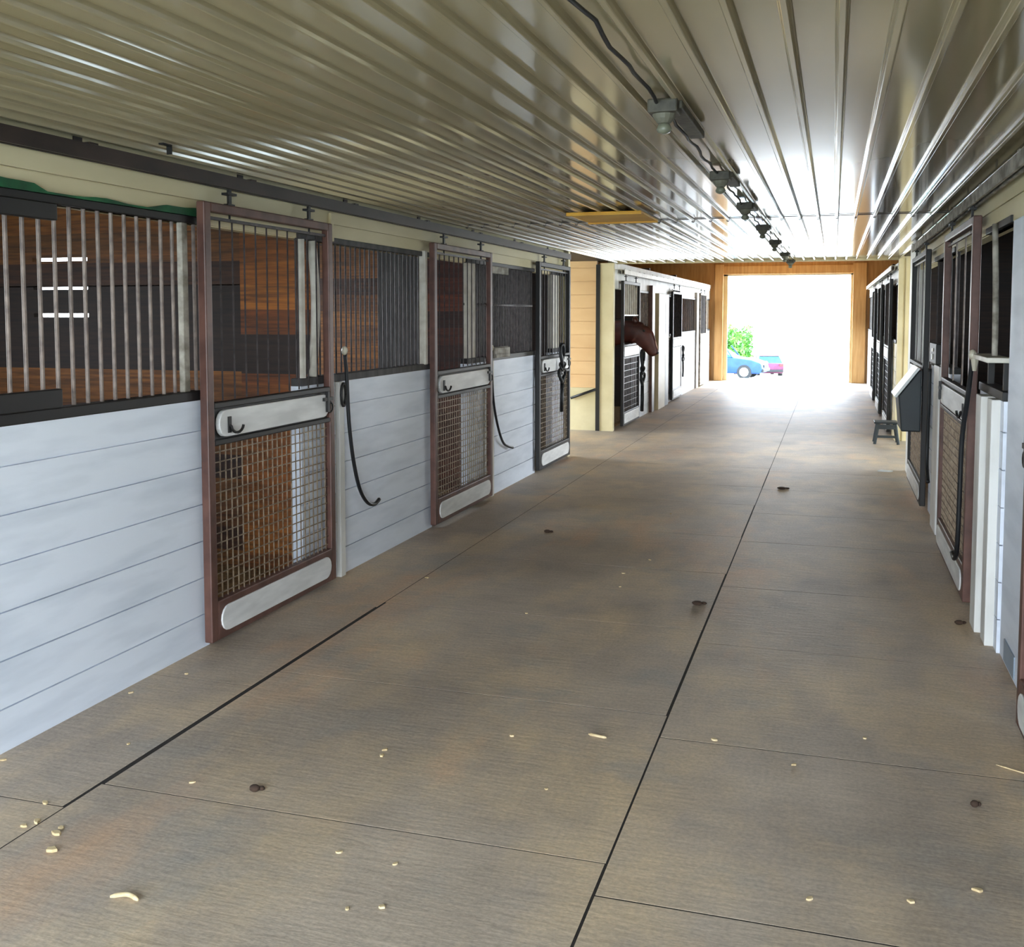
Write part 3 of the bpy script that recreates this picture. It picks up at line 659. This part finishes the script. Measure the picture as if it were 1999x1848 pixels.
for sy in (-1, 1):
    mb = MB(); mb.tube([(.17, sy*.065, 1.49), (.155, sy*.08, 1.535), (.145, sy*.085, 1.565), (.14, sy*.085, 1.585)], [.026, .032, .02, .004], 8); mb.build('ear', 'horse', horse, smooth=True)
    mb = MB(); mb.ball((.30, sy*.088, 1.385), .02); mb.build('eye', 'rubber', horse, smooth=True)
    mb = MB(); mb.ball((.492, sy*.035, 1.06), .012, .008, .018); mb.build('nostril', 'rubber', horse, smooth=True)
mb = MB(); mb.tube([(-.7, 0, 1.49), (-.45, 0, 1.515), (-.2, 0, 1.53), (.0, 0, 1.535), (.12, 0, 1.53), (.2, 0, 1.49)], [.02, .035, .035, .032, .03, .015], 8); mb.build('mane', 'mane', horse, smooth=True)
mb = MB(); mb.tube([(.338, 0, 1.43), (.39, 0, 1.35), (.43, 0, 1.25), (.468, 0, 1.14), (.485, 0, 1.09)], [.012, .03, .028, .024, .012], 8); mb.build('face_highlight', 'face_highlight', horse, smooth=True)  # pale strip paints the light falling on the front of the face
mb = MB(); mb.tube([(-2.36, 0, 1.3), (-2.47, 0, 1.2), (-2.5, 0, .9), (-2.47, 0, .5)], [.03, .05, .07, .03], 8); mb.build('tail', 'mane', horse, smooth=True)

# ------------------------------------------------------------------ loose bits on the floor
chips = [(-2.471, 2.741, 1.1), (-2.422, 2.593, 1.2), (-2.403, 2.627, 1.3), (-2.3, 2.617, 1.1), (-2.288, 2.582, 1.5), (-2.229, 2.495, 1.8), (-2.849, 3.68, 1.0), (-2.76, 3.953, 1.0), (-2.857, 2.971, .9),
 (-2.515, 3.226, .8), (-2.094, 3.017, .9), (-1.237, 2.478, .8), (-1.394, 2.743, .9), (-1.556, 3.413, 1.1), (-1.566, 3.465, 1.0), (-1.153, 3.728, 1.0), (-.404, 3.921, 1.1), (.145, 4.105, .9), (-.105, 3.783, .9),
 (-.906, 3.333, .7), (-.032, 2.903, 1.0), (.237, 2.97, 1.1), (.42, 3.087, 1.2), (-1.15, 2.514, 1.1), (-1.205, 2.732, .8), (-1.185, 6.021, .9), (-1.23, 6.343, .9), (-1.562, 5.322, .9), (-1.13, 6.747, .9), (-1.237, 8.381, 1), (-2.364, 5.876, 1)]
proto = []
for q in range(4):
    mb = MB(); rr = random.Random(q); n = 7
    pl = [((.011 + rr.uniform(-.004, .004))*math.cos(2*PI*k/n), (.008 + rr.uniform(-.003, .003))*math.sin(2*PI*k/n)) for k in range(n)]
    mb.prism(pl, 'z', 0, .006); proto.append(mb.build('wood_chip', 'chip', bevel=.0015))
used = set(); rr = random.Random(11)
for i, (x, y, k) in enumerate(chips):
    q = i % 4
    o = proto[q] if q not in used else proto[q].copy()
    if q in used: COL.objects.link(o)
    used.add(q); o.location = (x, y, 0.0); o.rotation_euler = (0, 0, rr.uniform(0, 6)); o.scale = (k, k, k)
    tag(o, 'tiny pale wood chip lying on the concrete aisle floor', 'wood chip', 'pale wood chips scattered on the concrete')
def flake(name, x, y, L, wd, rz, m, label, cat, curl=.0):
    mb = MB(); n = 8
    for k in range(n):
        pass
    P = [(-L/2 + L*k/n, curl*math.sin(PI*k/n), .004) for k in range(n + 1)]
    mb.tube(P, [wd*.5] + [wd]*(n - 1) + [wd*.5], 6)
    o = mb.build(name, m, smooth=True, loc=(x, y, wd*.6)); o.rotation_euler = (0, 0, rz); return tag(o, label, cat)
flake('wood_splinter', -.834, 3.811, .075, .006, -.2, 'chip', 'short pale splinter on the floor left of centre joint', 'splinter')
flake('straw', .66, 3.95, .16, .003, -.5, 'chip', 'long pale straw on the floor near the right margin', 'straw')
flake('wood_shaving', -1.845, 2.331, .085, .007, .1, 'chip', 'curled tan wood shaving on the floor, lower left', 'shaving', .02)
for x, y, k, lab in ((-.697, 5.773, 1.6, 'dark dirt clump on the floor beside the centre joint'), (-1.854, 3.028, 1.0, 'dark sliver of dirt on reddish floor stain'), (.66, 5.81, 1.2, 'dark dirt clump on floor by the right white posts'), (-2.008, 7.391, 1.3, 'dark dirt clump on the floor near the second brown door'), (-.43, 9.9, 2.2, 'dark dirt clump at the raised floor joint'), (.476, 3.631, .7, 'dark speck of dirt on floor at lower right')):
    mb = MB(); mb.ball((0, 0, .010), .02*k, .016*k, .012, 8, 5); mb.ball((.02*k, .012*k, .007), .012*k, .01*k, .008, 7, 4)
    tag(mb.build('dirt_clump', 'dirt', smooth=True, loc=(x, y, 0)), lab, 'dirt')
mb = MB(); mb.prism([(-.07, -.02), (.05, -.03), (.08, .015), (-.03, .03)], 'z', 0, .012)
tag(mb.build('paper_scrap', 'lid', loc=(.535, 11.34, 0)), 'pale scrap lying on floor by the right-hand wall', 'scrap')

# ------------------------------------------------------------------ beyond the far door
def ground_z(y): return -.13 - (y - 26.6) * .052 if y > 26.6 else -.13
def car(loc, rz, paint, label):
    root = thing('car', loc, label, 'car', None, rz)      # nose towards +x
    W2 = .86
    prof = [(-2.15, .35), (-2.2, .7), (-2.1, .95), (-1.2, 1.0), (.75, .96), (1.65, .86), (2.08, .72), (2.15, .45), (2.05, .25), (-2.0, .25)]
    mb = MB(); mb.prism(prof, 'y', -W2, W2); mb.build('body', paint, root, bevel=.07, smooth=True)
    cab = [(-1.95, .96), (-1.45, 1.40), (-.9, 1.47), (.0, 1.46), (.85, .96)]
    mb = MB(); n = len(cab); vs = [(x, -W2 + .04 + (z - .96)*.3, z) for x, z in cab] + [(x, W2 - .04 - (z - .96)*.3, z) for x, z in cab]
    mb.add(vs, [tuple(range(n))[::-1], tuple(range(n, 2*n))] + [(i, (i+1) % n, n + (i+1) % n, n + i) for i in range(n)]); mb.build('windows', 'glass', root, bevel=.02)
    mb = MB(); mb.prism([(-1.5, 1.41), (-.95, 1.455), (.0, 1.45), (.12, 1.43), (.05, 1.485), (-.9, 1.50), (-1.45, 1.45)], 'y', -W2 + .2, W2 - .2); mb.build('roof', paint, root, bevel=.01)
    for xx in (-.55, .8):
        mb = MB()
        for sy in (-1, 1): mb.tube([(xx, sy*(W2 - .05), .97), (xx - (.35 if xx > 0 else .0), sy*(W2 - .18), 1.44)], .03, 6)
        mb.build('pillar', paint, root)
    for xx in (-1.38, 1.36):
        for sy in (-1, 1):
            mb = MB(); mb.tube([(xx, sy*(W2 - .2), .32), (xx, sy*(W2 + .02), .32)], .32, 20); wh = mb.build('wheel', 'tyre', root)
            mb = MB(); mb.tube([(xx, sy*(W2 + .0), .32), (xx, sy*(W2 + .035), .32)], .2, 16); mb.build('hubcap', 'hubcap', wh)
    for sy in (-1, 1):
        mb = MB(); mb.ball((2.05, sy*.62, .68), .09, .16, .08); mb.build('headlamp', 'lens', root, smooth=True)
        mb = MB(); mb.box(-2.2, -2.12, sy*.55, sy*.8, .74, .9); mb.build('tail_lamp', 'redlens', root)
    mb = MB(); mb.box(2.08, 2.2, -.8, .8, .32, .46); mb.box(-2.24, -2.14, -.8, .8, .36, .52); mb.build('bumper', 'tyre', root, bevel=.03)
    mb = MB(); mb.box(2.10, 2.16, -.42, .42, .5, .62); mb.build('grille', 'tyre', root)
car((-5.0, 48.0, ground_z(48.0)), -.12, 'carblue', 'blue car parked outside, cut off by the left door post')
car((-4.55, 75.0, ground_z(75.0)), PI/2 + .25, 'carred', 'maroon car seen end-on outside, right of the blue car')
# broad green bush and smaller one behind the cars
def bush(loc, rx, rz, n, seed, label):
    root = thing('tree', loc, label, 'tree'); rr = random.Random(seed); mb = MB()
    for _ in range(n):
        while True:
            p = Vector((rr.uniform(-1, 1), rr.uniform(-1, 1), rr.uniform(-1, 1)))
            if p.length < 1 and p.length > .55: break
        lump = .8 + .25*math.sin(p.x*5 + seed) * math.cos(p.z*4)
        c_ = Vector((p.x*rx*lump, p.y*rx*lump, rz*1.15 + p.z*rz*lump)); a = Vector((rr.gauss(0, 1), rr.gauss(0, 1), rr.gauss(0, 1))).normalized(); b_ = a.orthogonal().normalized(); L = rr.uniform(.12, .26)
        mb.add([c_ - a*L, c_ + b_*L*.45, c_ + a*L, c_ - b_*L*.45], [(0, 1, 2, 3)])
    mb.build('crown', 'leaf', root)
    mb = MB(); mb.tube([(0, 0, 0), (.1, 0, rz*.6), (0, .1, rz*1.3)], [.18, .13, .06], 8)
    for k in range(5): mb.tube([(.05, 0, rz*.5), (math.cos(k*1.3)*rx*.5, math.sin(k*1.3)*rx*.5, rz*1.3)], [.08, .03], 6)
    mb.build('trunk', 'bark', root)
bush((-7.35, 84.0, ground_z(84.0)), 1.75, 2.0, 2600, 1, 'bright green bushy tree outside behind the blue car')
bush((-9.6, 88.0, ground_z(88.0)), 1.7, 2.1, 2000, 4, 'darker green bushy tree outside at the left door post')
